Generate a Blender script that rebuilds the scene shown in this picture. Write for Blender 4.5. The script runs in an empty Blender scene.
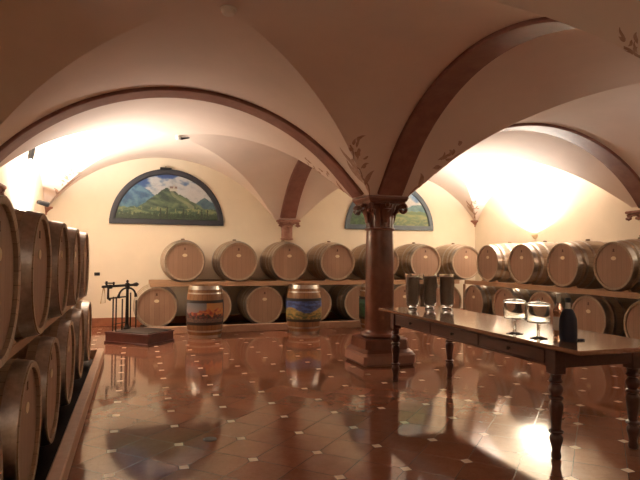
import bpy, math, random
from math import sin, cos, pi, sqrt, radians as R
from mathutils import Vector, Matrix, noise
random.seed(7)
COL = bpy.context.scene.collection

# ------------------------------------------------------------------ materials
def nodes(name):
    m = bpy.data.materials.new(name); m.use_nodes = True
    nt = m.node_tree; b = nt.nodes['Principled BSDF']
    return m, nt, b

class NT:
    """small node-writing helper"""
    def __init__(s, nt): s.nt = nt
    def n(s, t, **k):
        x = s.nt.nodes.new(t)
        for a, v in k.items(): setattr(x, a, v)
        return x
    def link(s, a, b): s.nt.links.new(a, b)
    def val(s, sock, v):
        if hasattr(v, 'is_output') or isinstance(v, bpy.types.NodeSocket): s.link(v, sock)
        else: sock.default_value = v
    def math(s, op, a, b=0.0, clamp=False):
        x = s.n('ShaderNodeMath', operation=op, use_clamp=clamp)
        s.val(x.inputs[0], a); s.val(x.inputs[1], b)
        return x.outputs[0]
    def mix(s, f, a, b, mode='MIX'):
        x = s.n('ShaderNodeMix', data_type='RGBA', blend_type=mode)
        s.val(x.inputs[0], f)
        s.val(x.inputs[6], a if not isinstance(a, tuple) else (*a, 1))
        s.val(x.inputs[7], b if not isinstance(b, tuple) else (*b, 1))
        return x.outputs[2]
    def noise(s, vec, scale, detail=4, rough=.6):
        x = s.n('ShaderNodeTexNoise'); x.inputs['Scale'].default_value = scale
        x.inputs['Detail'].default_value = detail; x.inputs['Roughness'].default_value = rough
        if vec is not None: s.link(vec, x.inputs['Vector'])
        return x.outputs['Fac']
    def obj(s): return s.n('ShaderNodeTexCoord').outputs['Object']
    def mapping(s, vec, scale):
        x = s.n('ShaderNodeMapping'); s.link(vec, x.inputs['Vector']); x.inputs['Scale'].default_value = scale
        return x.outputs[0]
    def white(s, v):
        x = s.n('ShaderNodeTexWhiteNoise', noise_dimensions='1D'); s.val(x.inputs['W'], v)
        return x.outputs['Value']
    def white2(s, vec):
        x = s.n('ShaderNodeTexWhiteNoise', noise_dimensions='3D'); s.link(vec, x.inputs['Vector'])
        return x.outputs['Value']
    def maprange(s, v, a, b, c=0., d=1.):
        x = s.n('ShaderNodeMapRange'); s.val(x.inputs[0], v)
        for i, q in enumerate((a, b, c, d)): x.inputs[i+1].default_value = q
        return x.outputs[0]

def simple(name, col, rough=.5, metal=0., var=.25, scale=8., stretch=(1, 1, 1), bump=0., coat=0., col2=None, spec=.5):
    m, nt, b = nodes(name); h = NT(nt)
    v = h.mapping(h.obj(), stretch)
    f = h.noise(v, scale)
    f = h.maprange(f, .3, .7)
    c2 = col2 or tuple(c*(1-var) for c in col)
    h.link(h.mix(f, col, c2), b.inputs['Base Color'])
    b.inputs['Roughness'].default_value = rough; b.inputs['Metallic'].default_value = metal
    b.inputs['Specular IOR Level'].default_value = spec
    if coat:
        b.inputs['Coat Weight'].default_value = coat; b.inputs['Coat Roughness'].default_value = .08
    if bump:
        bp = h.n('ShaderNodeBump'); bp.inputs['Strength'].default_value = bump; bp.inputs['Distance'].default_value = .01
        h.link(f, bp.inputs['Height']); h.link(bp.outputs[0], b.inputs['Normal'])
    return m

def glass(name, col=(1, 1, 1), rough=.02, ior=1.45):
    m, nt, b = nodes(name); h = NT(nt)
    h.link(h.mix(h.noise(h.obj(), 6), col, tuple(c*.97 for c in col)), b.inputs['Base Color'])
    b.inputs['Roughness'].default_value = rough; b.inputs['IOR'].default_value = ior
    b.inputs['Transmission Weight'].default_value = 1.
    return m

def paint_mat(name, rough=.5):
    m, nt, b = nodes(name); h = NT(nt)
    a = h.n('ShaderNodeVertexColor', layer_name='paint')
    f = h.noise(h.obj(), 60)
    h.link(h.mix(h.maprange(f, .3, .7, 0, .25), a.outputs['Color'], (.2, .2, .18)), b.inputs['Base Color'])
    b.inputs['Roughness'].default_value = rough
    return m

def stave_mat(name, c1, c2, c3):
    """barrel staves: bands round the X axis, long grain"""
    m, nt, b = nodes(name); h = NT(nt)
    o = h.obj(); sp = h.n('ShaderNodeSeparateXYZ'); h.link(o, sp.inputs[0])
    ang = h.math('ARCTAN2', sp.outputs[1], h.math('SUBTRACT', sp.outputs[2], .36))
    a = h.math('MULTIPLY', ang, 30/(2*pi))
    idx = h.math('FLOOR', a); fr = h.math('FRACT', a)
    info = h.n('ShaderNodeObjectInfo')
    w = h.white(h.math('ADD', idx, h.math('MULTIPLY', info.outputs['Random'], 100)))
    g = h.noise(h.mapping(o, (2, 30, 30)), 4, 5)
    base = h.mix(w, c1, c2)
    base = h.mix(h.maprange(g, .35, .75, 0, .7), base, c3)
    seam = h.math('LESS_THAN', h.math('ABSOLUTE', h.math('SUBTRACT', fr, .5)), .47)
    base = h.mix(seam, tuple(c*.7 for c in c3), base)
    h.link(base, b.inputs['Base Color']); b.inputs['Roughness'].default_value = .55
    return m

def head_mat(name, c1, c2, c3):
    """barrel head: upright boards"""
    m, nt, b = nodes(name); h = NT(nt)
    o = h.obj(); sp = h.n('ShaderNodeSeparateXYZ'); h.link(o, sp.inputs[0])
    a = h.math('MULTIPLY', h.math('ADD', sp.outputs[1], 3.03), 13.)
    idx = h.math('FLOOR', a); fr = h.math('FRACT', a)
    info = h.n('ShaderNodeObjectInfo')
    w = h.white(h.math('ADD', idx, h.math('MULTIPLY', info.outputs['Random'], 100)))
    g = h.noise(h.mapping(o, (20, 20, 1.6)), 4, 5)
    base = h.mix(w, c1, c2)
    base = h.mix(h.maprange(g, .35, .75, 0, .6), base, c3)
    seam = h.math('LESS_THAN', h.math('ABSOLUTE', h.math('SUBTRACT', fr, .5)), .485)
    base = h.mix(seam, tuple(c*.6 for c in c3), base)
    h.link(base, b.inputs['Base Color']); b.inputs['Roughness'].default_value = .55
    return m

def floor_mat():
    m, nt, b = nodes('floor_tile'); h = NT(nt)
    o = h.obj(); sp = h.n('ShaderNodeSeparateXYZ'); h.link(o, sp.inputs[0])
    P = .413
    ax = h.math('DIVIDE', h.math('SUBTRACT', sp.outputs[0], .292-20*P), P)
    ay = h.math('DIVIDE', h.math('SUBTRACT', sp.outputs[1], 3.80-20*P), P)
    def dist(a):
        f = h.math('FRACT', h.math('ADD', a, .5))
        return h.math('ABSOLUTE', h.math('SUBTRACT', f, .5))
    dx, dy = dist(ax), dist(ay)
    dot = h.math('LESS_THAN', h.math('MAXIMUM', dx, dy), .066)
    rim = h.math('LESS_THAN', h.math('MAXIMUM', dx, dy), .076)
    # square tiles laid diagonally, an inset on every other corner
    du, dv = h.math('ADD', ax, ay), h.math('SUBTRACT', ax, ay)
    gro = h.math('LESS_THAN', h.math('MINIMUM', dist(du), dist(dv)), .0075)
    cb = h.n('ShaderNodeCombineXYZ'); h.link(h.math('FLOOR', du), cb.inputs[0]); h.link(h.math('FLOOR', dv), cb.inputs[1])
    w = h.white2(cb.outputs[0])
    n1 = h.noise(o, 9, 8, .7); n2 = h.noise(o, 45, 6, .7)
    c = h.mix(w, (.29, .118, .066), (.22, .083, .046))
    c = h.mix(h.maprange(n1, .35, .7, 0, .55), c, (.34, .165, .105))
    c = h.mix(h.maprange(n2, .5, .75, 0, .5), c, (.16, .06, .032))
    c = h.mix(gro, c, (.10, .05, .03))
    c = h.mix(rim, c, (.10, .05, .03))
    c = h.mix(dot, c, (.92, .80, .64))
    h.link(c, b.inputs['Base Color'])
    b.inputs['Roughness'].default_value = .07
    r = h.math('ADD', h.maprange(n2, .3, .7, .055, .095), h.math('MULTIPLY', gro, .10))
    h.link(r, b.inputs['Roughness'])
    b.inputs['IOR'].default_value = 1.75
    return m

M = {}
M['wall'] = simple('cream_plaster', (.85, .76, .60), .9, var=.06, scale=2.5)
M['vault'] = simple('vault_plaster', (.79, .66, .58), .9, var=.07, scale=2.0)
M['fresco'] = simple('fresco_paint', (.36, .20, .14), .9, var=.35, scale=14, col2=(.55, .38, .29))
M['rib'] = simple('red_arch_stone', (.19, .07, .05), .55, var=.25, scale=7, col2=(.27, .12, .09))
M['column'] = simple('red_marble', (.13, .042, .024), .28, scale=9, col2=(.20, .075, .045))
M['plinth'] = simple('pink_plinth_stone', (.30, .15, .11), .45, scale=14, col2=(.38, .20, .145))
M['corbel'] = simple('red_corbel_stone', (.26, .10, .065), .5, scale=16, col2=(.38, .19, .13))
M['floor'] = floor_mat()
M['kerb'] = simple('kerb_stone', (.60, .40, .28), .4, scale=14, col2=(.50, .31, .21))
M['bed'] = simple('dark_gravel', (.035, .022, .018), .95, scale=60, var=.6)
M['base'] = simple('baseboard_marble', (.36, .14, .07), .3, scale=9, col2=(.28, .10, .05))
M['stave'] = stave_mat('oak_staves', (.48, .37, .26), (.40, .30, .21), (.32, .235, .16))
M['head'] = head_mat('oak_head', (.42, .265, .18), (.355, .215, .142), (.29, .17, .112))
M['hoop'] = simple('galvanised_hoop', (.62, .57, .52), .31, 1., scale=30, col2=(.42, .38, .34))
M['plaque'] = simple('cream_label', (.85, .72, .50), .6, var=.1)
M['inkmark'] = simple('burnt_mark', (.12, .055, .035), .8)
M['bung'] = simple('bung_wood', (.25, .17, .11), .7)
M['beam'] = simple('rack_timber', (.50, .31, .18), .6, scale=5, stretch=(1, 1, 6), col2=(.40, .24, .14))
M['darkbeam'] = simple('dark_timber', (.10, .06, .04), .7)
M['tabletop'] = simple('varnished_tabletop', (.33, .17, .10), .16, scale=5, stretch=(10, .8, 1), col2=(.24, .11, .06), coat=.6)
M['tabledge'] = simple('tabletop_edge', (.36, .18, .10), .3, scale=8)
M['tablewood'] = simple('dark_walnut', (.06, .018, .011), .38, scale=7, stretch=(6, 1, 6), col2=(.085, .028, .018), coat=.15)
M['iron'] = simple('black_iron', (.03, .022, .02), .5, .5)
M['platwood'] = simple('scale_red_wood', (.11, .03, .022), .4, scale=8, col2=(.07, .02, .015))
M['plate'] = simple('scale_plate', (.06, .045, .04), .5, .4)
M['brass'] = simple('brass', (.55, .38, .16), .3, 1.)
M['frame_dark'] = simple('dark_frame', (.035, .04, .055), .5)
M['frame_blue'] = simple('slate_blue_frame', (.09, .12, .15), .5)
M['paint'] = paint_mat('landscape_paint')
M['black'] = simple('black_plastic', (.015, .014, .015), .45)
M['white'] = simple('white_plastic', (.8, .76, .7), .5, var=.05)
M['glass'] = glass('clear_glass', (.98, 1, .98))
M['liquid'] = glass('amber_liquid', (.88, .60, .45), .02, 1.34)
M['soil'] = simple('dark_soil', (.36, .29, .245), .9, scale=90, col2=(.55, .46, .40), bump=.6)
M['sleeve'] = simple('navy_sleeve', (.012, .014, .035), .6, scale=20)
M['foil'] = simple('silver_foil', (.75, .73, .70), .3, .8)
M['redfoil'] = simple('red_foil', (.35, .05, .04), .35, .2)
M['paper'] = simple('label_paper', (.85, .80, .72), .7, var=.06)
M['panelblack'] = simple('black_panel_border', (.02, .014, .012), .5)
M['sconce'] = simple('plaster_sconce', (.80, .68, .48), .8, var=.05)
M['drain'] = simple('grey_drain_metal', (.18, .17, .17), .4, .7)

# ------------------------------------------------------------------ mesh builder
class MB:
    def __init__(s): s.v = []; s.f = []; s.mi = []; s.col = None
    def add(s, vs, fs, mi=0, mx=None):
        o = len(s.v)
        for p in vs:
            p = Vector(p)
            s.v.append(mx @ p if mx else p)
        for f in fs: s.f.append([i+o for i in f]); s.mi.append(mi)
        return s
    def box(s, x0, x1, y0, y1, z0, z1, mi=0, mx=None, bev=0.):
        if bev <= 0:
            vs = [(x, y, z) for z in (z0, z1) for y in (y0, y1) for x in (x0, x1)]
            fs = [(0, 2, 3, 1), (4, 5, 7, 6), (0, 1, 5, 4), (2, 6, 7, 3), (0, 4, 6, 2), (1, 3, 7, 5)]
            return s.add(vs, fs, mi, mx)
        b = bev
        def ring(x0, x1, y0, y1, z):
            return [(x0+b, y0, z), (x1-b, y0, z), (x1, y0+b, z), (x1, y1-b, z), (x1-b, y1, z), (x0+b, y1, z), (x0, y1-b, z), (x0, y0+b, z)]
        rs = [ring(x0+b, x1-b, y0+b, y1-b, z0), ring(x0, x1, y0, y1, z0+b), ring(x0, x1, y0, y1, z1-b), ring(x0+b, x1-b, y0+b, y1-b, z1)]
        return s.loft(rs, mi, mx, True)
    def loft(s, rings, mi=0, mx=None, cap=True, closed=True):
        n = len(rings[0]); vs = [p for r in rings for p in r]; fs = []
        for k in range(len(rings)-1):
            for i in range(n if closed else n-1):
                j = (i+1) % n
                fs.append((k*n+i, k*n+j, (k+1)*n+j, (k+1)*n+i))
        if cap:
            fs.append(tuple(reversed(range(n)))); fs.append(tuple((len(rings)-1)*n+i for i in range(n)))
        return s.add(vs, fs, mi, mx)
    def lathe(s, prof, n=32, mi=0, mx=None, cap=True, a0=0., mod=None):
        """prof: list of (r,z) going up"""
        rings = []
        for r, z in prof:
            rings.append([((r*(mod(2*pi*i/n, z) if mod else 1))*cos(a0+2*pi*i/n), (r*(mod(2*pi*i/n, z) if mod else 1))*sin(a0+2*pi*i/n), z) for i in range(n)])
        return s.loft(rings, mi, mx, cap)
    def tube(s, pts, r, n=8, mi=0, mx=None):
        pts = [Vector(p) for p in pts]; rings = []
        for k, p in enumerate(pts):
            t = (pts[min(k+1, len(pts)-1)]-pts[max(k-1, 0)]).normalized()
            u = t.cross(Vector((0, 0, 1)))
            if u.length < 1e-3: u = t.cross(Vector((1, 0, 0)))
            u.normalize(); w = u.cross(t)
            rr = r[k] if isinstance(r, (list, tuple)) else r
            rings.append([p+rr*(cos(2*pi*i/n)*u+sin(2*pi*i/n)*w) for i in range(n)])
        return s.loft(rings, mi, mx, True)
    def ball(s, c, r, n=12, mi=0, sc=(1, 1, 1)):
        rings = []
        for k in range(1, n//2):
            a = -pi/2+pi*k/(n//2)
            rings.append([(c[0]+sc[0]*r*cos(a)*cos(2*pi*i/n), c[1]+sc[1]*r*cos(a)*sin(2*pi*i/n), c[2]+sc[2]*r*sin(a)) for i in range(n)])
        return s.loft(rings, mi, None, True)
    def build(s, name, mats, parent=None, smooth=35, fixn=True):
        me = bpy.data.meshes.new(name)
        me.from_pydata([tuple(p) for p in s.v], [], s.f)
        mats = mats if isinstance(mats, (list, tuple)) else [mats]
        for m in mats: me.materials.append(m)
        me.polygons.foreach_set('material_index', s.mi)
        if s.col:
            ca = me.color_attributes.new('paint', 'FLOAT_COLOR', 'POINT')
            for i, c in enumerate(s.col): ca.data[i].color = (*c, 1)
        if fixn:
            import bmesh
            bm = bmesh.new(); bm.from_mesh(me); bmesh.ops.recalc_face_normals(bm, faces=bm.faces); bm.to_mesh(me); bm.free()
        if smooth:
            me.polygons.foreach_set('use_smooth', [True]*len(me.polygons))
            me.set_sharp_from_angle(angle=R(smooth))
        me.update()
        o = bpy.data.objects.new(name, me); COL.objects.link(o)
        if parent: o.parent = parent
        return o

def thing(name, label, cat, loc=(0, 0, 0), rz=0., group=None):
    o = bpy.data.objects.new(name, None); COL.objects.link(o)
    o.empty_display_size = .1; o.location = loc; o.rotation_euler = (0, 0, rz)
    o['label'] = label; o['category'] = cat
    if group: o['group'] = group
    return o
def tag(o, label, cat, group=None):
    o['label'] = label; o['category'] = cat
    if group: o['group'] = group
    return o
def struct(o): o['kind'] = 'structure'; return o
def dup(root, loc, rz, label, group=None):
    r = root.copy(); COL.objects.link(r); r.location = loc; r.rotation_euler = (0, 0, rz); r['label'] = label
    if group: r['group'] = group
    for ch in list(root.children):
        c = ch.copy(); COL.objects.link(c); c.parent = r
        for g in list(ch.children):
            d = g.copy(); COL.objects.link(d); d.parent = c
    return r

# ------------------------------------------------------------------ room dimensions
XL, XR, YB, YF = -1.45, 6.99, 10.36, -3.01
CX, CY, CY2 = 2.77, 6.07, 1.53
VR, VZ = 2.40, .60                    # vault circle radius and centre height
# lo, hi, crown, and which sides stand on columns (-1 low side, 1 high side)
BX = [(XL, CX, .50, (1,)), (CX, XR, 5.04, (-1,))]
BY = [(CY, YB, 8.34, (-1,)), (CY2, CY, 3.80, (-1, 1)), (YF, CY2, -.74, (1,))]
IMP = 1.945                           # impost height
def prof(d, cols=()):
    a = abs(d)
    if a > 1.75 and (1 if d > 0 else -1) in cols:        # stilted towards a column
        return VZ+VR-(.7576+1.0655*(a-1.75)+.05*(a-1.75)**2)
    return VZ+sqrt(max(VR*VR-d*d, 0.02))
def vault_z(x, y):
    for bx in BX:
        if bx[0]-1e-6 <= x <= bx[1]+1e-6: break
    for by in BY:
        if by[0]-1e-6 <= y <= by[1]+1e-6: break
    return max(prof(x-bx[2], bx[3]), prof(y-by[2], by[3]), IMP-.002)

# ------------------------------------------------------------------ ceiling with painted sprigs
cm = MB()
offs = [VR*sin(R(71.2)*k/46) for k in range(1, 47)]
def lines(lo, hi, c):
    l = [lo, hi, c]+[c+s*o for o in offs for s in (-1, 1) if lo+1e-4 < c+s*o < hi-1e-4]
    return sorted(l)
for bx in BX:
    for by in BY:
        xs, ys = lines(*bx[:3]), lines(*by[:3])
        nx = len(xs); vs = [(x, y, max(prof(x-bx[2], bx[3]), prof(y-by[2], by[3]), IMP-.002)) for y in ys for x in xs]; fs = []
        for j in range(len(ys)-1):
            for i in range(nx-1):
                a, b, c, d = j*nx+i, j*nx+i+1, (j+1)*nx+i+1, (j+1)*nx+i
                sx = (xs[i]+xs[i+1])/2-bx[2]; sy = (ys[j]+ys[j+1])/2-by[2]
                fs += [(a, b, c), (a, c, d)] if sx*sy > 0 else [(a, b, d), (b, c, d)]
        cm.add(vs, fs, 0)
def sprig(px, py, bx, by, scale=1., seed=0, flip=1, start=.30):
    """painted leafy sprig that climbs the groin from the corner (px,py) towards the bay centre"""
    rnd = random.Random(seed)
    d = Vector((bx[2]-px, by[2]-py)).normalized(); n = Vector((-d.y, d.x))*flip
    def place(s, w):
        q = Vector((px, py))+d*s+n*w
        q.x = min(max(q.x, bx[0]+.002), bx[1]-.002); q.y = min(max(q.y, by[0]+.002), by[1]-.002)
        return (q.x, q.y, max(prof(q.x-bx[2], bx[3]), prof(q.y-by[2], by[3]), IMP-.002)-.005)
    def strip(pts, wid):
        """pts along centreline, wid half widths"""
        vs = []; fs = []
        for k, (a, b) in enumerate(pts):
            t = Vector(pts[min(k+1, len(pts)-1)])-Vector(pts[max(k-1, 0)]); t.normalize()
            nn = Vector((-t.y, t.x))
            for q in (-1, -.33, .33, 1): vs.append(place(a+nn.x*wid[k]*q, b+nn.y*wid[k]*q))
        for k in range(len(pts)-1):
            for q in range(3): i = k*4+q; fs.append((i, i+1, i+5, i+4))
        cm.add(vs, fs, 1)
    def leaf(s, w, ang, ln, wd):
        N = 8; pts = []; ws = []
        for k in range(N+1):
            t = k/N; bend = .35*t*t
            pts.append((s+ln*t*cos(ang+bend), w+ln*t*sin(ang+bend))); ws.append(max(wd*sin(pi*t**.8), .002))
        strip(pts, ws)
    S = scale
    stem = [(start+S*.62*k/12, .03*S*sin(k*.7)) for k in range(13)]
    strip(stem, [.007]*13)
    leaf(start+.16*S, .0, -.9, .24*S, .045*S)
    leaf(start+.20*S, .0, -.35, .27*S, .05*S)
    leaf(start+.14*S, .0, .8, .15*S, .03*S)
    leaf(start+.32*S, .02, -1.0, .26*S, .04*S)
    for k in range(12):
        leaf(start+S*(.30+.38*rnd.random()), S*(.01+.13*rnd.random()), rnd.uniform(-2, 3), S*rnd.uniform(.05, .10), S*rnd.uniform(.012, .024))
for (px, py, ib, jb, sc, fl, st) in [
        (CX, CY, 0, 1, 1., 1, .34), (CX, CY, 1, 1, 1., -1, .34), (CX, CY, 0, 0, .9, 1, .34), (CX, CY, 1, 0, .9, 1, .34),
        (CX, CY2, 0, 1, .5, 1, .45), (CX, CY2, 1, 1, 1., 1, .34),
        (XR, YB, 1, 0, .75, 1, .10), (XL, YB, 0, 0, 1., -1, .18)]:
    sprig(px, py, BX[ib], BY[jb], sc, int(px*7+py*13+ib+jb*3), fl, st)
struct(cm.build('ceiling', [M['vault'], M['fresco']], smooth=9, fixn=False))

# ------------------------------------------------------------------ walls, floor, baseboards
struct(MB().box(XL-.25, XR+.25, YB, YB+.25, 0, 3.2).build('wall_back', M['wall'], smooth=0))
struct(MB().box(XL-.25, XR+.25, YF-.25, YF, 0, 3.2).build('wall_front', M['wall'], smooth=0))
struct(MB().box(XL-.25, XL, YF, YB, 0, 3.2).build('wall_left', M['wall'], smooth=0))
struct(MB().box(XR, XR+.25, YF, YB, 0, 3.2).build('wall_right', M['wall'], smooth=0))
struct(MB().box(XL-.25, XR+.25, YF-.25, YB+.25, -.15, 0).build('floor', M['floor'], smooth=0))
struct(MB().box(XL, XR, YB-.018, YB, 0, .15, bev=.004).build('baseboard_back', M['base']))
struct(MB().box(XL, XL+.018, YF, YB-.018, 0, .15, bev=.004).build('baseboard_left', M['base']))
struct(MB().box(XR-.018, XR, YF, YB-.018, 0, .15, bev=.004).build('baseboard_right', M['base']))
struct(MB().box(XL+.018, XR-.018, YF, YF+.018, 0, .15, bev=.004).build('baseboard_front', M['base']))

# stone arch ribs
def rib(name, along, c0, lo, hi, fixed, cols, hw=.155):
    """along 'x' or 'y': arch in a vertical plane, crown at c0, from lo to hi, centred on the fixed coordinate"""
    N = 64; ds = []
    for k in range(N+1):
        d = 2.2*sin(pi/2*(-1+2*k/N)*.93)
        ds.append(d)
    ds = sorted([d for d in ds if lo < c0+d < hi]+[lo-c0, hi-c0])
    path = [(d, prof(d, cols)) for d in ds]
    path = [(d, z) for d, z in path if z > IMP]
    rings = []
    for k, (d, z) in enumerate(path):
        a, b = path[max(k-1, 0)], path[min(k+1, len(path)-1)]
        tx, tz = b[0]-a[0], b[1]-a[1]; l = sqrt(tx*tx+tz*tz); nx, nz = -tz/l, tx/l      # outward normal (up)
        def P(off, w):
            u, zz = c0+d+nx*off, max(z+nz*off, IMP-.012)
            u = min(max(u, lo), hi)
            return (u, fixed+w, zz) if along == 'x' else (fixed+w, u, zz)
        rings.append([P(.05, -hw), P(-.023, -hw), P(-.035, -hw+.014), P(-.035, hw-.014), P(-.023, hw), P(.05, hw)])
    return struct(MB().loft(rings).build(name, M['rib'], smooth=30))
t = 1
for by in (CY, CY2):
    rib('trim_%d' % t, 'x', .50, XL, CX-.02, by, (1,)); t += 1
    rib('trim_%d' % t, 'x', 5.04, CX+.02, XR, by, (-1,)); t += 1
rib('trim_%d' % t, 'y', 8.34, CY+.02, YB, CX, (-1,)); t += 1
rib('trim_%d' % t, 'y', 3.80, CY2+.02, CY-.02, CX, (-1, 1)); t += 1
rib('trim_%d' % t, 'y', -.74, YF, CY2-.02, CX, (1,)); t += 1

# kerbs round the three barrel rows and the dark beds inside them
def kerb(x0, x1, y0, y1, h=.12):
    global t
    o = struct(MB().box(x0, x1, y0, y1, 0, h, bev=.008).build('trim_%d' % t, M['kerb'])); t += 1
    return o
LK, BK, RK = -.335, 9.06, 5.80
kerb(LK-.075, LK, -1.0, 7.22); kerb(XL+.018, LK-.075, 7.145, 7.22)
kerb(.10, RK+.075, BK, BK+.075)
kerb(RK, RK+.075, 1.0, BK)
def bed(x0, x1, y0, y1):
    global t
    struct(MB().box(x0, x1, y0, y1, 0, .012).build('trim_%d' % t, M['bed'], smooth=0)); t += 1
bed(XL+.018, LK-.075, -1.0, 7.145)
bed(.105, XR-.018, BK+.075, YB-.018)
bed(RK+.075, XR-.018, 1.0, BK+.075)

# ------------------------------------------------------------------ column
def flute(a, z): return 1-.05*abs(sin(a*8))**.6
def column(loc, label):
    r = thing('stone_column', label, 'column', loc)
    p = MB()
    p.box(-.325, .325, -.325, .325, 0, .15, bev=.03)
    p.build('lower_plinth', M['plinth'], r)
    p = MB()
    def sq(h, z, c=.05): return [(-h+c, -h, z), (h-c, -h, z), (h, -h+c, z), (h, h-c, z), (h-c, h, z), (-h+c, h, z), (-h, h-c, z), (-h, -h+c, z)]
    p.loft([sq(.315, .15), sq(.275, .185), sq(.265, .29), sq(.255, .30)])
    p.build('upper_plinth', M['column'], r)
    p = MB()
    pr = [(.205, .30)]+[(.195+.032*cos(a), .325+.027*sin(a)) for a in [R(x) for x in range(-75, 80, 15)]]+[(.19, .355), (.182, .362), (.176, .385)]
    p.lathe(pr, 40); p.build('base_ring', M['column'], r)
    p = MB()
    p.lathe([(.174, .38), (.1715, .6), (.169, .95), (.166, 1.3), (.162, 1.56)], 40); p.build('shaft', M['column'], r)
    p = MB()
    p.lathe([(.165, 1.55)]+[(.168+.014*cos(a), 1.572+.014*sin(a)) for a in [R(x) for x in range(-90, 91, 18)]]+[(.16, 1.588)], 40)
    p.build('neck_ring', M['column'], r)
    cp = MB()
    cp.lathe([(.162, 1.585), (.163, 1.66), (.168, 1.73), (.175, 1.78), (.19, 1.83), (.21, 1.872)], 96, mod=flute)
    # abacus: two stepped slabs with slightly hollowed sides
    def aba(h, z, hol):
        pts = []
        for q in range(4):
            for k in range(9):
                tt = -1+2*k/9; e = h-hol*(1-tt*tt)
                x, y = tt*h, -e
                for _ in range(q): x, y = -y, x
                pts.append((x, y, z))
        return pts
    cp.loft([aba(.205, 1.862, .012), aba(.222, 1.868, .014), aba(.225, 1.888, .014), aba(.238, 1.896, .01), aba(.248, 1.918, .008), aba(.253, 1.924, .005), aba(.253, IMP, .005)])
    capo = cp.build('capital', M['column'], r, smooth=40)
    for q in range(4):
        a = pi/4+q*pi/2
        v = MB(); mx = Matrix.Rotation(a, 4, 'Z')
        # corner scroll: spiral ribbon turned outward
        pts = []
        for k in range(26):
            th = k/25*2.6*pi; rr = .052*(1-.68*k/25)
            pts.append((.288+rr*sin(th)*.95, 0, 1.805+rr*cos(th)))
        v.tube([(.18, 0, 1.73), (.21, 0, 1.79), (.25, 0, 1.84)]+pts, [.018, .02, .021]+[.021]*26, 8, mx=mx)
        for k in range(3):
            v.tube([(.275+.004*k, -.035+.035*k, 1.79), (.288, -.035+.035*k, 1.765), (.284, -.035+.035*k, 1.745)], [.02, .02, .008], 8, mx=mx)
        v.build('volute', M['column'], capo)
        b = a+pi/4; mx = Matrix.Rotation(b, 4, 'Z'); v = MB()
        # leaf on the middle of each side
        prf = [(.172, 1.64), (.178, 1.70), (.19, 1.76), (.213, 1.81), (.235, 1.80), (.24, 1.775)]
        wds = [.03, .05, .06, .055, .04, .012]
        rings = [[(x, -w, z), (x+.012, -w*.4, z), (x+.016, 0, z), (x+.012, w*.4, z), (x, w, z), (x-.012, 0, z-.004)] for (x, z), w in zip(prf, wds)]
        v.loft(rings, mx=mx)
        v.ball((0, 0, 0), .03); 
        for i in range(len(v.v)-((12//2-1)*12), len(v.v)): v.v[i] = mx @ (v.v[i]+Vector((.222, 0, 1.85)))
        v.build('leaf', M['column'], capo)
    return r
column((CX, CY, 0), 'red marble column with scrolled capital standing on a square pink plinth')
column((CX, CY2, 0), 'red marble column nearer than the table, outside the right edge of the photo')

# wall corbels under the ribs: half capital with a short fluted stub
def corbel(loc, rz, label):
    r = thing('wall_corbel', label, 'corbel', loc, rz, 'corbels carrying the arch ribs')
    # local: wall at y=0, projecting to -y
    def half(rx, ry, z, n=16): return [(rx*cos(pi+pi*i/n), ry*sin(pi+pi*i/n), z) for i in range(n+1)]
    s = MB(); s.loft([half(.07, .06, -.39), half(.115, .10, -.38), half(.13, .11, -.362), half(.11, .095, -.345)]); s.build('end_moulding', M['corbel'], r)
    s = MB()
    def fl(z, k): 
        return [((k*(1-.06*abs(sin(i/36*pi*7))))*cos(pi+pi*i/36), .85*(k*(1-.06*abs(sin(i/36*pi*7))))*sin(pi+pi*i/36), z) for i in range(37)]
    s.loft([fl(-.345, .11), fl(-.20, .11), fl(-.15, .112), fl(-.10, .125), fl(-.06, .165)]); s.build('stub_shaft', M['corbel'], r)
    s = MB()
    s.box(-.19, .19, -.19, 0, -.075, -.045, bev=.006); s.box(-.215, .215, -.215, 0, -.045, -.003, bev=.01)
    s.build('abacus', M['corbel'], r)
    for x in (-.165, 0, .165):
        s = MB()
        s.tube([(x, -.13, -.05), (x, -.185, -.08), (x, -.20, -.115), (x, -.18, -.14)], [.03, .036, .034, .014], 8)
        s.ball((x-.028, -.19, -.115), .022); s.ball((x+.028, -.19, -.115), .022)
        s.build('leaf', M['corbel'], r)
    return r
corbel((CX, YB, IMP-.01), 0, 'red stone corbel on the back wall between the two painted lunettes')
corbel((XR, CY, IMP-.01), -pi/2, 'red stone corbel on the right wall at the right photo edge')
corbel((XL, CY, IMP-.01), pi/2, 'red stone corbel on the left wall, hidden past the left photo edge')
corbel((XL, CY2, IMP-.01), pi/2, 'red stone corbel on the left wall beside the camera')
corbel((XR, CY2, IMP-.01), -pi/2, 'red stone corbel on the right wall beyond the table, outside the photo')
# small cone corbels in the two back corners
def cone(loc, a, label):
    s = MB(); n = 14
    def q(r, z): return [(r*cos(a+(pi/2)*i/n), r*sin(a+(pi/2)*i/n), z) for i in range(n+1)]+[(0, 0, z)]
    s.loft([q(.02, -.14), q(.035, -.13), q(.03, -.11), q(.06, -.07), q(.095, -.035), q(.12, -.03), q(.12, 0)])
    o = s.build('corner_corbel', M['corbel']); o.location = loc
    return tag(o, label, 'corbel')
cone((XR+.008, YB+.008, 2.04), pi, 'small cone-shaped corbel in the back right corner of the cellar')
cone((XL-.008, YB+.008, 2.05), -pi/2, 'small pink corbel in the back left corner behind the spotlight')

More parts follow.
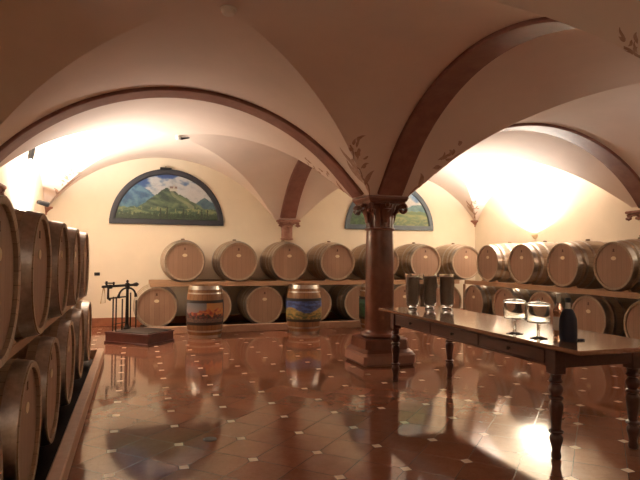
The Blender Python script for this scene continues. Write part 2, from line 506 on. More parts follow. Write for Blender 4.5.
# ------------------------------------------------------------------ barrels
BL, BRm, BRe = .485, .36, .315
def brad(x): return BRm-(BRm-BRe)*(x/BL)**2
def xm(): return Matrix.Translation((0, 0, .36)) @ Matrix.Rotation(pi/2, 4, 'Y')
def make_barrel(label):
    r = thing('wine_barrel', label, 'barrel')
    X = xm(); hr0 = brad(BL-.022)-.028
    s = MB(); th = .028; rec = .022
    outer = [(brad(-BL+2*BL*k/24), -BL+2*BL*k/24) for k in range(25)]
    inner_f = [(brad(BL)-th*.6, BL+.0005), (brad(BL)-th, BL-.004), (brad(BL-rec)-th-.001, BL-rec)]
    inner_b = [(brad(BL-rec)-th-.002, -BL+rec), (brad(BL)-th, -BL+.004), (brad(BL)-th*.6, -BL-.0005)]
    s.lathe(inner_b+outer+inner_f, 60, mx=X, cap=False); s.build('staves', M['stave'], r)
    for sg in (1, -1):
        s = MB(); hr = hr0-.001
        z1 = sg*(BL-rec)
        s.lathe([(hr, z1-sg*.02), (hr, z1), (hr*.66, z1+.0005*sg), (hr*.33, z1+.001*sg), (.01, z1+.001*sg)], 48, mx=X)
        h = s.build('head', M['head'], r)
        if sg == 1:
            p = MB(); n = 28
            cx = BL-rec+.0015
            p.loft([[(cx, .040*cos(2*pi*i/n), .36+.10+.026*sin(2*pi*i/n)) for i in range(n)], [(cx+.004, .040*cos(2*pi*i/n), .46+.026*sin(2*pi*i/n)) for i in range(n)]])
            o = p.build('plaque', M['plaque'], h); o['label'] = 'small cream oval label'
            p = MB()
            p.box(cx, cx+.002, -.012, .012, .36+.19, .36+.225)
            p.box(cx, cx+.002, -.018, .018, .36+.185, .36+.192)
            p.build('burnt_mark', M['inkmark'], h)
    for a, b in ((.408, .478), (.315, .36), (.165, .205)):
        for sg in (1, -1):
            s = MB(); prf = []
            xs = [a+(b-a)*k/4 for k in range(5)]
            e = .0035
            pr = [(brad(x)+e, sg*x) for x in xs]
            pr = [(brad(a)-.002, sg*a)]+pr+[(brad(b)-.002, sg*b)]
            s.lathe(pr, 60, mx=X, cap=False); s.build('hoop', M['hoop'], r)
    s = MB(); s.lathe([(.03, .718), (.032, .73), (.028, .742), (.012, .745)], 16); s.build('bung', M['bung'], r)
    return r
_first = []
def put_barrel(x, y, zc, rz, label, group):
    if not _first:
        b = make_barrel(label); _first.append(b); b.location = (x, y, zc-.36); b.rotation_euler = (0, 0, rz); b['group'] = group
        return b
    return dup(_first[0], (x, y, zc-.36), rz, label, group)
ZU, ZL = 1.145, .411
ords = ['first', 'second', 'third', 'fourth', 'fifth', 'sixth', 'seventh', 'eighth']
YH = 9.229
for i in range(7):
    put_barrel(.766+.879*i, YH+BL, ZU, -pi/2, '%s oak barrel from the left on the back wall\'s upper rack%s' % (ords[i], ', behind the column' if i == 4 else ''), 'barrels on the upper back rack')
for i in range(7):
    put_barrel(.337+.879*i, YH+BL, ZL, -pi/2, '%s oak barrel from the left in the bottom row against the back wall' % ords[i], 'barrels in the bottom back row')
XH = 5.932
for i in range(5):
    put_barrel(XH+BL, 8.437-.913*i, ZU, pi, '%s oak barrel from the back corner on the right wall\'s upper rack' % ords[i], 'barrels on the upper right rack')
for i in range(6):
    put_barrel(XH+BL, 8.87-.913*i, ZL, pi, '%s oak barrel from the back corner in the right wall\'s bottom row' % ords[i], 'barrels in the bottom right row')
XHL = -.46
for i in range(5):
    put_barrel(XHL-BL, 6.03-.925*i, ZU, 0, '%s oak barrel from the far end of the left wall\'s upper row' % ords[i], 'barrels in the upper left row')
for i in range(6):
    put_barrel(XHL-BL, (6.60, 5.665, 4.73, 3.80, 2.99, 2.07)[i], ZL, 0, '%s oak barrel from the far end of the left wall\'s bottom row' % ords[i], 'barrels in the bottom left row')

# racks
def rail(label, loc, rz, L):
    o = MB().box(0, L, -.035, .035, 0, .048, bev=.004).build('floor_rail', M['darkbeam']); o.location = loc; o.rotation_euler = (0, 0, rz)
    return tag(o, label, 'rail', 'timber rails under the bottom barrels')
def rack(label, loc, rz, L, uppers, endpost=False, d=.03, z0=.738, z1=.814):
    """local: x runs along the row, head plane of barrels at y=0, depth towards +y"""
    r = thing('barrel_rack', label, 'rack', loc, rz)
    MB().box(0, L, d, d+.06, z0, z1, bev=.005).build('front_beam', M['beam'], r)
    MB().box(0, L, .91-d, .97-d, z0, z1, bev=.005).build('rear_beam', M['beam'], r)
    for x in uppers:
        for sg in (-1, 1):
            w = MB()
            pts = [(x+sg*.105, z1), (x+sg*.22, z1), (x+sg*.20, z1+.03)]
            w.loft([[(a, d+.008, z) for a, z in pts], [(a, d+.055, z) for a, z in pts]]); w.build('chock', M['beam'], r)
    return r
for d, wd in ((.195, 'front'), (.775, 'rear')):
    rail('%s timber rail on the ground under the back wall barrels' % wd, (.15, YH+d, .0125), 0, 5.7)
    rail('%s timber rail on the ground under the right wall barrels' % wd, (XH+d, 9.0, .0125), -pi/2, 5.8)
    rail('%s timber rail on the ground under the left wall barrels' % wd, (XHL-d, 1.2, .0125), pi/2, 5.7)
rack('long timber barrel rack along the back wall below the lunettes', (.23, YH, 0), 0, 5.67, [.766+.879*i-.23 for i in range(6)])
# right row: x local runs along -Y
rack('long timber barrel rack along the right wall behind the table', (XH, 9.19, 0), -pi/2, 6.0, [9.19-8.437+.913*i for i in range(5)])
o = MB().box(-.03, .005, -.035, 0, .0125, .737, bev=.003).build('rack_post', M['beam']); o.location = (XH+.03, 9.19, 0)
tag(o, 'slim timber post holding the corner end of the right wall rack', 'post')
# left row: head plane normal is +X; local x runs along +Y, depth to -X
rack('timber barrel rack along the left wall inside the stone kerb', (XHL, .95, 0), pi/2, 5.95, [6.03-.925*i-.95 for i in range(5)], False, .09, .752, .803)

# ------------------------------------------------------------------ painted things
def lin(c): return tuple((v/255/12.92 if v/255 <= .04045 else ((v/255+.055)/1.055)**2.4) for v in c)
def fbm(x, y, z=0.): return noise.fractal(Vector((x, y, z)), 1., 2., 4)
def mixc(a, b, t): t = max(0, min(1, t)); return tuple(p+(q-p)*t for p, q in zip(a, b))
def land1(s, t):
    """landscape with clouds, blue ridge and a green hill; s -1..1, t 0..1"""
    c = mixc((95, 145, 200), (25, 70, 150), t*1.3-.3)
    cl = fbm(s*2.6+3, t*4.5)+.75-abs(t-.62)*1.5+.25*s
    c = mixc(c, (225, 228, 232), cl*2.2)
    c = mixc(c, (180, 190, 205), (fbm(s*6, t*9, 3)-.1)*1.2*(1 if cl > .2 else 0))
    m = .80-.72*abs(s+.62)+.04*fbm(s*9, 0)
    if s < .1 and t < m:
        c = mixc((40, 95, 145), (105, 155, 190), .5+fbm(s*7+t*6, t*5-s*4)*1.2)
        c = mixc(c, (70, 130, 120), .6-t*1.3)
    m = .52-.8*abs(s-.72)+.03*fbm(s*10, 1)
    if t < m: c = mixc((50, 90, 120), (90, 130, 140), .5+fbm(s*8, t*8))
    m = .70-.62*max(0, s+.02)**1.1-.85*max(0, -.06-s)+.03*fbm(s*12, 2)
    if t < m and -.75 < s:
        c = mixc((38, 68, 58), (120, 140, 100), .42+fbm(s*5+t*4, t*7)*1.1+.9*max(0, s+.05)*(t))
        if abs(s-.02-.9*(.68-t)+.25*sin(t*14)*(.68-t)) < .03+.09*(.65-t): c = mixc(c, (190, 190, 150), .55)
    if .02 < s < .17 and .64 < t < .74: c = (225, 220, 205) if t < .70 else (150, 120, 110)
    if .09 < s < .12 and .70 < t < .78: c = (215, 208, 195)
    if t < .26+.04*fbm(s*8, 5):
        c = mixc((45, 80, 60), (135, 150, 100), .45+fbm(s*4, t*16, 2)*1.3)
        if abs(fbm(s*14, t*3, 8)) < .05: c = (165, 165, 110)
    if t < .13+.09*fbm(s*24, 7): c = mixc((18, 42, 24), (50, 80, 40), .5+fbm(s*30, t*30))
    for ts in (-.02, .66, .78, -.15, .3):
        if abs(s-ts) < .022*(1-(t-.04)/.36) and t < .40-.15*(ts != -.02): c = (22, 48, 30)
    c = mixc(c, (20, 40, 60), .16)
    return lin(c)
def land2(s, t):
    c = mixc((150, 175, 195), (70, 120, 175), t*1.2-.1)
    cl = fbm(s*2.4-4, t*4)+.5-abs(t-.68)*1.2+.25*s
    c = mixc(c, (222, 220, 215), cl*2)
    m = .48+.10*s+.05*fbm(s*5, 2)-.15*abs(s-.7)
    if t < m: c = mixc((60, 110, 120), (110, 150, 150), .5+fbm(s*7, t*7))
    if t < .36+.04*fbm(s*6, 3): c = mixc((80, 112, 68), (145, 150, 95), .5+fbm(s*4, t*14, 2)*1.2)
    if t < .16+.07*fbm(s*10, 4): c = mixc((60, 92, 55), (135, 140, 85), .5+fbm(s*12, t*20)*1.2)
    if s < -.4 and t < .4+.1*fbm(s*14, 9): c = mixc((30, 62, 36), (70, 105, 55), .5+fbm(s*14, t*14))
    return lin(c)
def lunette(loc, label, fn, fm, lamp=True):
    r = thing('lunette_painting', label, 'painting', loc)
    RO, RI, D = .995, .895, .035
    n = 48; f = MB()
    def arc(rr, y, zb): return [(rr*cos(pi*i/n), y, zb+(rr)*sin(pi*i/n)) for i in range(n+1)]
    zb = .09
    # moulded arch frame
    rings = []
    for i in range(n+1):
        a = pi*i/n; e = [(RO, 0), (RO, -D), (RO-.02, -D-.008), (RI+.015, -D), (RI, -D+.015), (RI, 0)]
        rings.append([(q*cos(a), y, q*sin(a)) for q, y in e])
    f.loft(rings)
    f.box(-RO, RO, -D-.004, 0, -.005, zb, bev=.006)
    f.build('frame', fm, r)
    p = MB(); p.col = []
    nx, nz = 150, 84
    vs = []; fs = []
    for j in range(nz+1):
        z = zb+(RI-zb)*(j/nz)
        w = sqrt(max((RI+.01)**2-z*z, 0.0004))
        for i in range(nx+1):
            x = -w+2*w*i/nx
            vs.append((x, -.014, z)); p.col.append(fn(x/RI, (z-zb)/(RI-zb)))
    for j in range(nz):
        for i in range(nx):
            a = j*(nx+1)+i; fs.append((a, a+1, a+nx+2, a+nx+1))
    # canvas has a thickness: back sheet
    k0 = len(vs)
    bot = [j*(nx+1) for j in range(nz+1)]; top = [j*(nx+1)+nx for j in range(nz+1)]
    loop = [i for i in range(nx+1)]+top[1:]+[nz*(nx+1)+i for i in range(nx-1, -1, -1)]+list(reversed(bot[1:-1]))
    for i in loop: x, y, z = vs[i]; vs.append((x, -.002, z)); p.col.append((.3, .25, .2))
    L = len(loop)
    for q in range(L): fs.append((loop[q], loop[(q+1) % L], k0+(q+1) % L, k0+q))
    fs.append(tuple(k0+q for q in range(L)))
    p.add(vs, fs); p.build('canvas', M['paint'], r)
    return r
lunette((.553, YB-.001, 1.80), 'half-round painted landscape in a dark frame, left on the back wall', land1, M['frame_dark'])
lunette((4.956, YB-.001, 1.80), 'half-round painted landscape in a slate-blue frame, partly behind the column', land2, M['frame_blue'])
# lamp over the left lunette
pl = thing('picture_lamp', 'small black picture lamp on top of the left painted lunette', 'lamp', (.50, YB, 2.80))
MB().tube([(-.10, -.065, .0), (.10, -.065, -.006)], .02, 10).build('shade', M['black'], pl)
MB().tube([(0, -.065, .0), (0, -.05, .035), (0, -.002, .045)], .007, 8).build('arm', M['black'], pl)

def land_red(s, t):
    c = mixc((150, 130, 120), (95, 95, 105), t*1.5-.5) if s < .1 else mixc((205, 150, 75), (170, 115, 55), t)
    m = .62+.14*fbm(s*4, 1)-.25*max(0, -s-.1)+.12*max(0, s)
    if t < m: c = mixc((135, 32, 34), (195, 125, 50), .45+.6*s+fbm(s*6, t*7)*1.1)
    if t < .40+.25*fbm(s*5, 4): c = mixc((28, 14, 18), (125, 45, 38), .4+fbm(s*9, t*12)*1.3)
    if t < .2+.08*fbm(s*9, 7): c = mixc((70, 60, 65), (130, 95, 70), .5+fbm(s*16, t*20))
    return lin(c)
def land_blue(s, t):
    c = mixc((60, 90, 160), (18, 32, 90), .5+fbm(s*5, t*8)*1.3)
    m = .50-.16*cos(s*5)+.05*fbm(s*7, 2)
    if t < m: c = mixc((175, 140, 70), (130, 115, 60), .5+fbm(s*5, t*9)*1.3)
    if t < .36-.1*abs(s) + .12*fbm(s*5, 6): c = mixc((70, 75, 30), (165, 130, 60), .45+fbm(s*6, t*10, 3)*1.4)
    return lin(c)
def land_green(s, t):
    c = mixc((45, 95, 50), (20, 55, 30), .5+fbm(s*5, t*7)*1.2)
    if t > .75: c = mixc(c, (90, 130, 120), .7)
    return lin(c)
def painted_barrel(loc, label, fn, a_lo, a_hi):
    r = thing('painted_barrel', label, 'barrel', loc, 0, 'painted barrels standing on the floor')
    H, rm, re = .79, .285, .238
    def br(z): return rm-(rm-re)*((z-H/2)/(H/2))**2
    s = MB()
    out = [(br(H*k/20), H*k/20) for k in range(21)]
    s.lathe([(re-.02, .03), (re-.018, 0)]+out+[(re-.018, H), (re-.02, H-.03)], 48, cap=False)
    sm = s.build('staves', M['pstave'], r)
    s = MB(); s.lathe([(re-.016, H-.045), (re-.016, H-.03), (.01, H-.029)], 40); s.build('head', M['head_up'], r)
    for z0, z1 in ((.004, .05), (.10, .125), (H-.125, H-.105), (H-.06, H-.004)):
        s = MB(); zz = [z0+(z1-z0)*k/4 for k in range(5)]
        s.lathe([(br(z0)-.002, z0)]+[(br(z)+.004, z) for z in zz]+[(br(z1)-.002, z1)], 48, cap=False)
        s.build('hoop', M['hoop'], r)
    # painted panel wrapped round the front with a black border
    z0, z1, bw = .205, .575, .042
    def wrap(a0, a1, z0, z1, e, nx, nz):
        v = []
        for j in range(nz+1):
            z = z0+(z1-z0)*j/nz
            for i in range(nx+1):
                a = a0+(a1-a0)*i/nx; q = br(z)+e; v.append((q*cos(a), q*sin(a), z))
        f = [(j*(nx+1)+i, j*(nx+1)+i+1, (j+1)*(nx+1)+i+1, (j+1)*(nx+1)+i) for j in range(nz) for i in range(nx)]
        return v, f
    fr = MB()
    def slab(a0, a1, z0, z1):
        v1, f1 = wrap(a0, a1, z0, z1, .009, 24, 2); v0, f0 = wrap(a0, a1, z0, z1, .0005, 24, 2)
        o = len(v1); fs = f1+[tuple(reversed([i+o for i in q])) for q in f0]
        W = 25
        for i in range(24): fs += [(i, i+1, o+i+1, o+i), (2*W+i+1, 2*W+i, o+2*W+i, o+2*W+i+1)]
        for j in range(2): fs += [(j*W, o+j*W, o+(j+1)*W, (j+1)*W), (j*W+24, (j+1)*W+24, o+(j+1)*W+24, o+j*W+24)]
        fr.add(v1+v0, fs)
    A0, A1 = R(a_lo), R(a_hi); dw = .03/rm
    slab(A0, A1, z0, z0+bw); slab(A0, A1, z1-bw, z1); slab(A0, A0+dw, z0+bw, z1-bw); slab(A1-dw, A1, z0+bw, z1-bw)
    fo = fr.build('panel_border', M['panelblack'], r, fixn=True)
    p = MB(); p.col = []
    nx, nz = 80, 36
    v, f = wrap(A0+dw, A1-dw, z0+bw, z1-bw, .005, nx, nz)
    for j in range(nz+1):
        for i in range(nx+1): p.col.append(fn(-1+2*i/nx, j/nz))
    vb, fb = wrap(A0+dw, A1-dw, z0+bw, z1-bw, .001, nx, nz)
    o = len(v); p.col += [(.1, .1, .1)]*len(vb)
    p.add(v+vb, f+[tuple(reversed([i+o for i in q])) for q in fb]); p.build('painted_panel', M['paint'], r, fixn=False)
    return r
def up_stave():
    m, nt, b = nodes('painted_barrel_staves'); h = NT(nt)
    o = h.obj(); sp = h.n('ShaderNodeSeparateXYZ'); h.link(o, sp.inputs[0])
    a = h.math('MULTIPLY', h.math('ARCTAN2', sp.outputs[1], sp.outputs[0]), 24/(2*pi))
    w = h.white(h.math('FLOOR', a)); fr = h.math('FRACT', a)
    g = h.noise(h.mapping(o, (25, 25, 2)), 4, 5)
    c = h.mix(w, (.31, .155, .065), (.23, .11, .045)); c = h.mix(h.maprange(g, .35, .7, 0, .7), c, (.16, .075, .035))
    c = h.mix(h.math('LESS_THAN', h.math('ABSOLUTE', h.math('SUBTRACT', fr, .5)), .47), (.07, .035, .02), c)
    h.link(c, b.inputs['Base Color']); b.inputs['Roughness'].default_value = .4
    return m
M['pstave'] = up_stave()
M['head_up'] = simple('oak_top', (.36, .2, .11), .5, scale=5, stretch=(14, 1, 1))
painted_barrel((1.03, 8.66, 0), 'short upright barrel with a red and orange painted vineyard panel', land_red, -172, -24)
painted_barrel((2.61, 8.66, 0), 'short upright barrel with a blue and gold painted landscape panel', land_blue, -195, 5)
painted_barrel((3.89, 8.66, 0), 'short upright barrel with a green painted panel, mostly behind the column', land_green, -235, 25)

# ------------------------------------------------------------------ platform scale
sc = thing('platform_scale', 'old black iron steelyard platform scale on a dark red wooden base', 'scale', (0, 0, 0))
A = Vector((-.385, 8.44, 0)); e1 = Vector((.75, -.66, 0)).normalized(); e2 = Vector((.66, .75, 0)).normalized()
mx = Matrix(((e1.x, e2.x, 0, A.x), (e1.y, e2.y, 0, A.y), (0, 0, 1, 0), (0, 0, 0, 1)))
L1, L2 = .75, .56
MB().box(0, L1, 0, L2, .02, .155, mx=mx, bev=.006).build('base_box', M['platwood'], sc)
s = MB(); s.box(-.012, L1+.012, -.012, L2+.012, 0, .03, mx=mx, bev=.005); s.box(-.01, L1+.01, -.01, L2+.01, .14, .16, mx=mx, bev=.004); s.build('base_moulding', M['platwood'], sc)
MB().box(.16, L1-.02, .02, L2-.02, .16, .172, mx=mx, bev=.003).build('weighing_plate', M['plate'], sc)
PX, PY = .085, .335
s = MB()
s.lathe([(.05, .16), (.05, .18), (.034, .20), (.026, .24), (.022, .5), (.02, .74), (.036, .745), (.026, .76), (.034, .775), (.034, .825), (.014, .84), (.022, .86), (.006, .88)], 14, mx=mx @ Matrix.Translation((PX, PY, 0)))
s.build('post', M['iron'], sc)
bz = .80
s = MB()
s.box(PX-.018, PX+.018, PY-.49, PY+.12, bz-.017, bz+.017, mx=mx, bev=.003)
s.tube([(PX, PY+.10, bz), (PX, PY+.19, bz+.005), (PX, PY+.23, bz+.005)], [.016, .032, .012], 10, mx=mx)
s.tube([(PX, PY-.44, bz+.05), (PX, PY-.26, bz+.04)], .009, 8, mx=mx)
s.box(PX-.006, PX+.006, PY-.43, PY-.40, bz, bz+.075, mx=mx); s.box(PX-.006, PX+.006, PY-.29, PY-.265, bz, bz+.06, mx=mx)
bo = s.build('beam', M['iron'], sc)
s = MB(); s.lathe([(.012, -.03), (.036, -.025), (.036, .025), (.012, .03)], 12, mx=mx @ Matrix.Translation((PX, PY-.35, bz-.005))); s.build('sliding_weight', M['iron'], sc)
s = MB(); s.tube([(PX, PY-.47, bz), (PX, PY-.48, bz-.05), (PX, PY-.52, bz-.23), (PX, PY-.43, bz-.22), (PX, PY-.45, bz-.05), (PX, PY-.465, bz)], .0065, 6, mx=mx); s.build('hanger_loop', M['brass'], sc)
s = MB(); s.tube([(PX, PY-.38, bz), (PX, PY-.38, bz-.17), (PX, PY-.34, bz-.19)], .017, 8, mx=mx); s.build('drop_link', M['iron'], sc)
for sg in (-1, 1):
    s = MB(); pts = []
    for k in range(12):
        a = R(90)*k/11
        pts.append((PX, PY+sg*(.02+.16*sin(a)), .62+.14*cos(a)))
    s.tube(pts, [.014]*8+[.015, .019, .022, .022], 8, mx=mx); s.build('curved_arm', M['iron'], sc)
for (a, b, top) in ((PX, PY-.28, .64), (PX, PY-.22, .62), (PX+.02, PY-.12, .6), (PX, PY+.19, .56), (PX, PY+.07, .68)):
    s = MB(); s.tube([(a, b, .155), (a, b, top)], .010, 8, mx=mx); s.ball(mx @ Vector((a, b, top)), .012); s.build('rod', M['iron'], sc)
s = MB(); s.tube([(PX, PY-.36, .63), (PX, PY-.12, .635), (PX, PY+.02, .635)], .011, 8, mx=mx); s.tube([(PX, PY-.28, .26), (PX, PY, .26)], .006, 8, mx=mx); s.build('cross_bar', M['iron'], sc)

# wall outlet
o = MB().box(-.045, .045, -.012, 0, -.028, .028, bev=.004).build('wall_outlet', M['black']); o.location = (-.62, YB, .91)
tag(o, 'small black outlet plate on the back wall above the scale', 'outlet')
# floor fitting
s = MB(); s.lathe([(.046, 0), (.046, .003), (.040, .006), (.034, .004)], 24)
for k in range(-2, 3): s.box(-.034, .034, k*.013-.003, k*.013+.003, .002, .005)
o = s.build('floor_drain', M['drain']); o.location = (.50, 3.84, 0)
tag(o, 'small grey metal drain set in the polished tiles before the lens', 'drain')

# ------------------------------------------------------------------ table
TX0, TX1, TY0, TY1, TH = 2.43, 3.19, 2.575, 5.35, .71
tb = thing('long_table', 'long dark wooden table with turned legs and a polished top', 'table', ((TX0+TX1)/2, (TY0+TY1)/2, 0))
hx, hy = (TX1-TX0)/2, (TY1-TY0)/2
MB().box(-hx, hx, -hy, hy, TH-.028, TH, bev=.007).build('tabletop', M['tabletop'], tb)
ax, ay = hx-.044, hy-.23
s = MB()
s.box(-ax, ax, -ay, -ay+.025, TH-.145, TH-.028); s.box(-ax, ax, ay-.025, ay, TH-.145, TH-.028)
s.box(-ax, -ax+.025, -ay+.025, ay-.025, TH-.145, TH-.028); s.box(ax-.025, ax, -ay+.025, ay-.025, TH-.145, TH-.028)
s.build('apron', M['tablewood'], tb)
dl = (2*ay-.28)/3
for k in range(3):
    y0 = -ay+.10+k*(dl+.04)
    d = MB().box(-ax-.008, -ax+.002, y0, y0+dl, TH-.132, TH-.042, bev=.003).build('drawer', M['tablewood'], tb)
    s = MB(); s.lathe([(.006, 0), (.007, .01), (.013, .018), (.011, .026), (.003, .029)], 12, mx=Matrix.Translation((-ax-.008, y0+dl/2, TH-.087)) @ Matrix.Rotation(-pi/2, 4, 'Y'))
    s.build('knob', M['iron'], d)
lp = [(.016, 0), (.022, .006), (.024, .02), (.022, .035), (.019, .05), (.024, .085), (.031, .115), (.031, .135), (.024, .15), (.020, .157), (.032, .162), (.035, .17), (.032, .178), (.021, .184),
      (.023, .21), (.028, .26), (.033, .31), (.034, .335), (.027, .355), (.021, .362), (.033, .368), (.035, .376), (.032, .384), (.022, .39), (.030, .405), (.036, .425), (.034, .445), (.024, .462), (.020, .468), (.031, .474), (.034, .482), (.030, .49), (.026, .50), (.030, .53)]
for sx in (-1, 1):
    for sy in (-1, 1):
        s = MB(); T = Matrix.Translation((sx*(ax-.026), sy*(ay-.036), 0))
        s.lathe([(a*1.28, b) for a, b in lp], 24, mx=T)
        s.box(-.042, .042, -.042, .042, .525, TH-.028, mx=T, bev=.004)
        s.build('leg', M['tablewood'], tb)

# glass jars of dark soil
def jar(loc, label, k=1.):
    r = thing('glass_jar', label, 'jar', loc, 0, 'glass jars of dark soil')
    s = MB(); t_ = .004
    s.lathe([(.045*k, 0), (.051*k, .004), (.05*k, .012), (.034*k, .02), (.038*k, .028), (.062*k, .042), (.067*k, .08), (.070*k, .18), (.074*k, .325), (.078*k, .359), (.079*k, .363),
             (.076*k, .363), (.071*k, .325), (.067*k, .18), (.064*k, .08), (.057*k, .05), (.02*k, .041)], 36)
    s.build('glass', M['glass'], r)
    s = MB(); s.lathe([(.02*k, .044), (.055*k, .052), (.0625*k, .08), (.0655*k, .18), (.0695*k, .332), (.05*k, .341), (.012, .344)], 30); s.build('soil_filling', M['soil'], r)
    return r
jar((2.70, 5.105, TH), 'glass jar of dark soil nearest the column, leftmost on the table', .98)
jar((2.875, 5.06, TH), 'middle one of the three glass jars of dark soil on the table', .98)
jar((3.03, 4.99, TH), 'rightmost of the three glass jars of dark soil on the table', 1.02)

# lidded glass dishes on stems
def dish(loc, label):
    r = thing('glass_dish', label, 'dish', loc, 0, 'lidded glass dishes on stems')
    s = MB()
    s.lathe([(.056, 0), (.058, .004), (.042, .009), (.014, .016), (.009, .03), (.009, .07), (.011, .09), (.014, .100), (.06, .104), (.072, .108), (.0745, .115), (.0755, .218),
             (.0730, .218), (.072, .118), (.069, .112), (.02, .109)], 40)
    s.build('footed_bowl', M['glass'], r)
    s = MB()
    s.lathe([(.004, .2405), (.02, .2405), (.05, .2365), (.070, .2305), (.0735, .220), (.078, .221), (.079, .227), (.074, .233), (.05, .240), (.02, .244), (.007, .247), (.009, .252), (.013, .257), (.008, .264), (.002, .266)], 40)
    s.build('lid', M['glass'], r)
    return r
dish((2.55, 3.30, TH), 'lidded glass dish on a stem, the farther of the two on the table')
dish((2.553, 3.06, TH), 'lidded glass dish on a stem, the one next to the bottles')

# bottles
bt = thing('wine_bottle', 'clear rose wine bottle with a white label behind the dark bottle', 'bottle', (2.755, 3.10, TH))
s = MB(); s.lathe([(.03, 0), (.035, .004), (.0365, .015), (.0365, .16), (.033, .185), (.02, .215), (.0145, .235), (.0138, .28), (.0155, .283), (.0155, .292), (.012, .293)], 32); s.build('glass_body', M['liquid'], bt)
s = MB(); s.lathe([(.0368, .045), (.0376, .045), (.0376, .135), (.0368, .135)], 32, cap=False); s.build('paper_label', M['paper'], bt)
s = MB(); s.lathe([(.0155, .232), (.0158, .232), (.0150, .282), (.0165, .284), (.0165, .294), (.01, .295)], 24, cap=True); s.build('capsule', M['foil'], bt)
bc = thing('sleeved_bottle', 'bottle in a dark navy cooling sleeve with silver neck near the table corner', 'bottle', (2.665, 2.915, TH))
s = MB(); s.lathe([(.05, 0), (.054, .006), (.055, .03), (.0555, .10), (.052, .145), (.041, .18), (.03, .20), (.019, .208)], 32, mod=lambda a, z: 1+.012*sin(3*a)); s.build('sleeve', M['sleeve'], bc)
s = MB(); s.lathe([(.0165, .205), (.0155, .225), (.015, .248)], 20); s.build('neck', M['foil'], bc)
s = MB(); s.lathe([(.017, .248), (.0185, .25), (.0185, .27), (.013, .278), (.004, .279)], 20); s.build('stopper', M['black'], bc)
s = MB(); s.tube([(.055, -.01, .008), (.085, -.02, .006), (.11, -.02, .006), (.118, -.005, .006), (.10, .005, .006), (.06, .01, .008)], .005, 6); s.build('strap', M['sleeve'], bc)

# ------------------------------------------------------------------ ceiling and wall fittings
sd = thing('smoke_detector', 'round white smoke detector at the crown of the nearest vault, top of the photo', 'detector', (.60, 3.90, VZ+VR-.003))
s = MB(); s.lathe([(.030, -.046), (.042, -.04), (.05, -.022), (.052, -.012)], 24); s.build('cover', M['white'], sd)
s = MB(); s.lathe([(.058, -.012), (.06, -.006), (.06, 0)], 24); s.build('mount', M['white'], sd)
se = thing('ceiling_sensor', 'small white ceiling sensor with a dark arm above the left lunette', 'sensor', (.58, 8.34, VZ+VR-.001))
s = MB(); s.lathe([(.03, -.065), (.045, -.05), (.05, -.02), (.052, 0)], 20); s.build('dome', M['white'], se)
s = MB(); s.tube([(.03, -.03, -.05), (.08, -.035, -.04), (.15, -.03, -.028)], [.02, .016, .008], 8); s.build('arm', M['black'], se)

def spot(loc, rz, label):
    """local: mounted at y=0 wall, lamp body points along +x"""
    r = thing('spotlight', label, 'lamp', loc, rz)
    MB().tube([(0, 0, 0), (0, -.09, 0)], .012, 8).build('bracket', M['black'], r)
    s = MB(); s.lathe([(.018, -.07), (.03, -.05), (.036, -.02), (.038, .08), (.044, .10), (.044, .11), (.03, .112)], 18, mx=Matrix.Translation((0, -.10, 0)) @ Matrix.Rotation(R(100), 4, 'Y'))
    s.build('lamp_body', M['black'], r)
    return r
s1 = spot((XL+.012, 9.42, 2.03), pi/4, 'black spotlight on the left wall in front of the back corner\'s small corbel')
s2 = thing('spotlight', 'small black spotlight high on the left wall under the vault', 'lamp', (XL, 8.36, 2.66))
MB().tube([(0, 0, 0), (.07, 0, .0)], .01, 8).build('bracket', M['white'], s2)
s = MB(); s.lathe([(.018, -.14), (.036, -.12), (.04, -.03), (.034, .06), (.02, .10)], 16, mx=Matrix.Translation((.10, 0, 0)) @ Matrix.Rotation(R(10), 4, 'Y')); s.build('lamp_body', M['black'], s2)

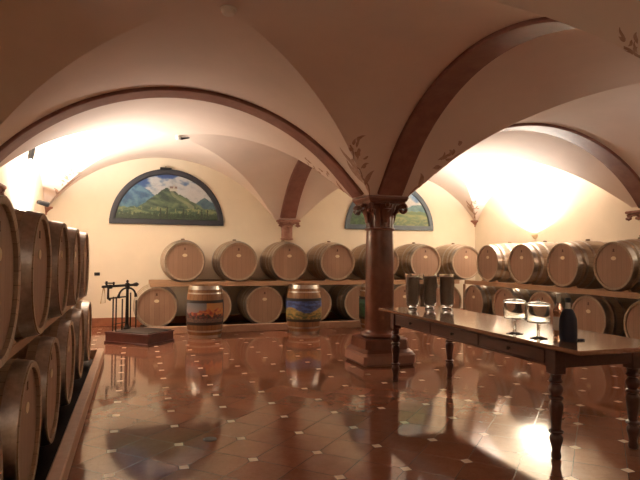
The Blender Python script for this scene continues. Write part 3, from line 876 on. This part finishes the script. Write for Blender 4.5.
# ------------------------------------------------------------------ lights
def sconce(x, y, z, sgn, label, energy, cone_=150, tilt=0.):
    r = thing('wall_uplight', label, 'lamp', (x, y, z), 0, 'plaster uplight sconces')
    s = MB(); n = 20
    def half(rx, ry, zz): return [(sgn*rx*sin(pi*i/n), ry*cos(pi*i/n), zz) for i in range(n+1)]
    s.loft([half(.02, .03, -.07), half(.045, .05, -.045), half(.065, .065, -.01), half(.07, .07, .01), half(.06, .06, .01), half(.05, .05, -.02)])
    s.build('bowl', M['sconce'], r)
    if energy:
        L = bpy.data.lights.new('uplight', 'SPOT'); L.energy = energy; L.color = (1, .94, .845); L.spot_size = R(cone_); L.spot_blend = .9; L.shadow_soft_size = .04
        lo = bpy.data.objects.new('uplight', L); COL.objects.link(lo); lo.parent = r; lo.location = (sgn*.10, 0, .06)
        lo.rotation_euler = (0, pi+sgn*tilt, 0)
    return r
E0 = 820
sconce(XR, 8.45, 1.66, -1, 'plaster wall sconce glowing on the right wall above the barrels', E0, 160, R(0))
sconce(XL, 8.35, 1.60, 1, 'plaster wall sconce on the left wall hidden behind the barrels', E0, 160, R(0))
sconce(XR, 3.80, 1.66, -1, 'added sconce-shaped fill light on the right wall, out of view', 100, 160)  # this and the next two: unseen fill lights added to brighten the front bays
sconce(XL, -.74, 1.66, 1, 'added sconce-shaped fill light on the left wall behind the camera', 205, 160)
sconce(XR, -.74, 1.66, -1, 'added sconce-shaped fill light on the right wall behind the camera', 205, 160)

w = bpy.data.worlds.new('World'); bpy.context.scene.world = w; w.use_nodes = True
w.node_tree.nodes['Background'].inputs[0].default_value = (.02, .015, .01, 1)

# ------------------------------------------------------------------ camera
f_, yaw, pit, roll, hh = 555.35, .321, .029, .007, 1.247
Rt = Vector((cos(yaw), -sin(yaw), 0)); Fw = Vector((sin(yaw)*cos(pit), cos(yaw)*cos(pit), sin(pit))); Up = Vector((-sin(yaw)*sin(pit), -cos(yaw)*sin(pit), cos(pit)))
R2 = Rt*cos(roll)+Up*sin(roll); U2 = Up*cos(roll)-Rt*sin(roll)
cd = bpy.data.cameras.new('camera'); cam = bpy.data.objects.new('camera', cd); COL.objects.link(cam)
cd.sensor_width = 36; cd.lens = f_/640*36; cd.clip_start = .05
cam.matrix_world = Matrix(((R2.x, U2.x, -Fw.x, 0), (R2.y, U2.y, -Fw.y, 0), (R2.z, U2.z, -Fw.z, hh), (0, 0, 0, 1)))
scn = bpy.context.scene; scn.camera = cam
scn.view_settings.view_transform = 'Standard'; scn.view_settings.look = 'None'
scn.view_settings.exposure = 0.; scn.view_settings.gamma = 1; scn.view_settings.use_curve_mapping = False
scn.cycles.max_bounces = 12; scn.cycles.diffuse_bounces = 8; scn.cycles.glossy_bounces = 6; scn.cycles.transmission_bounces = 10
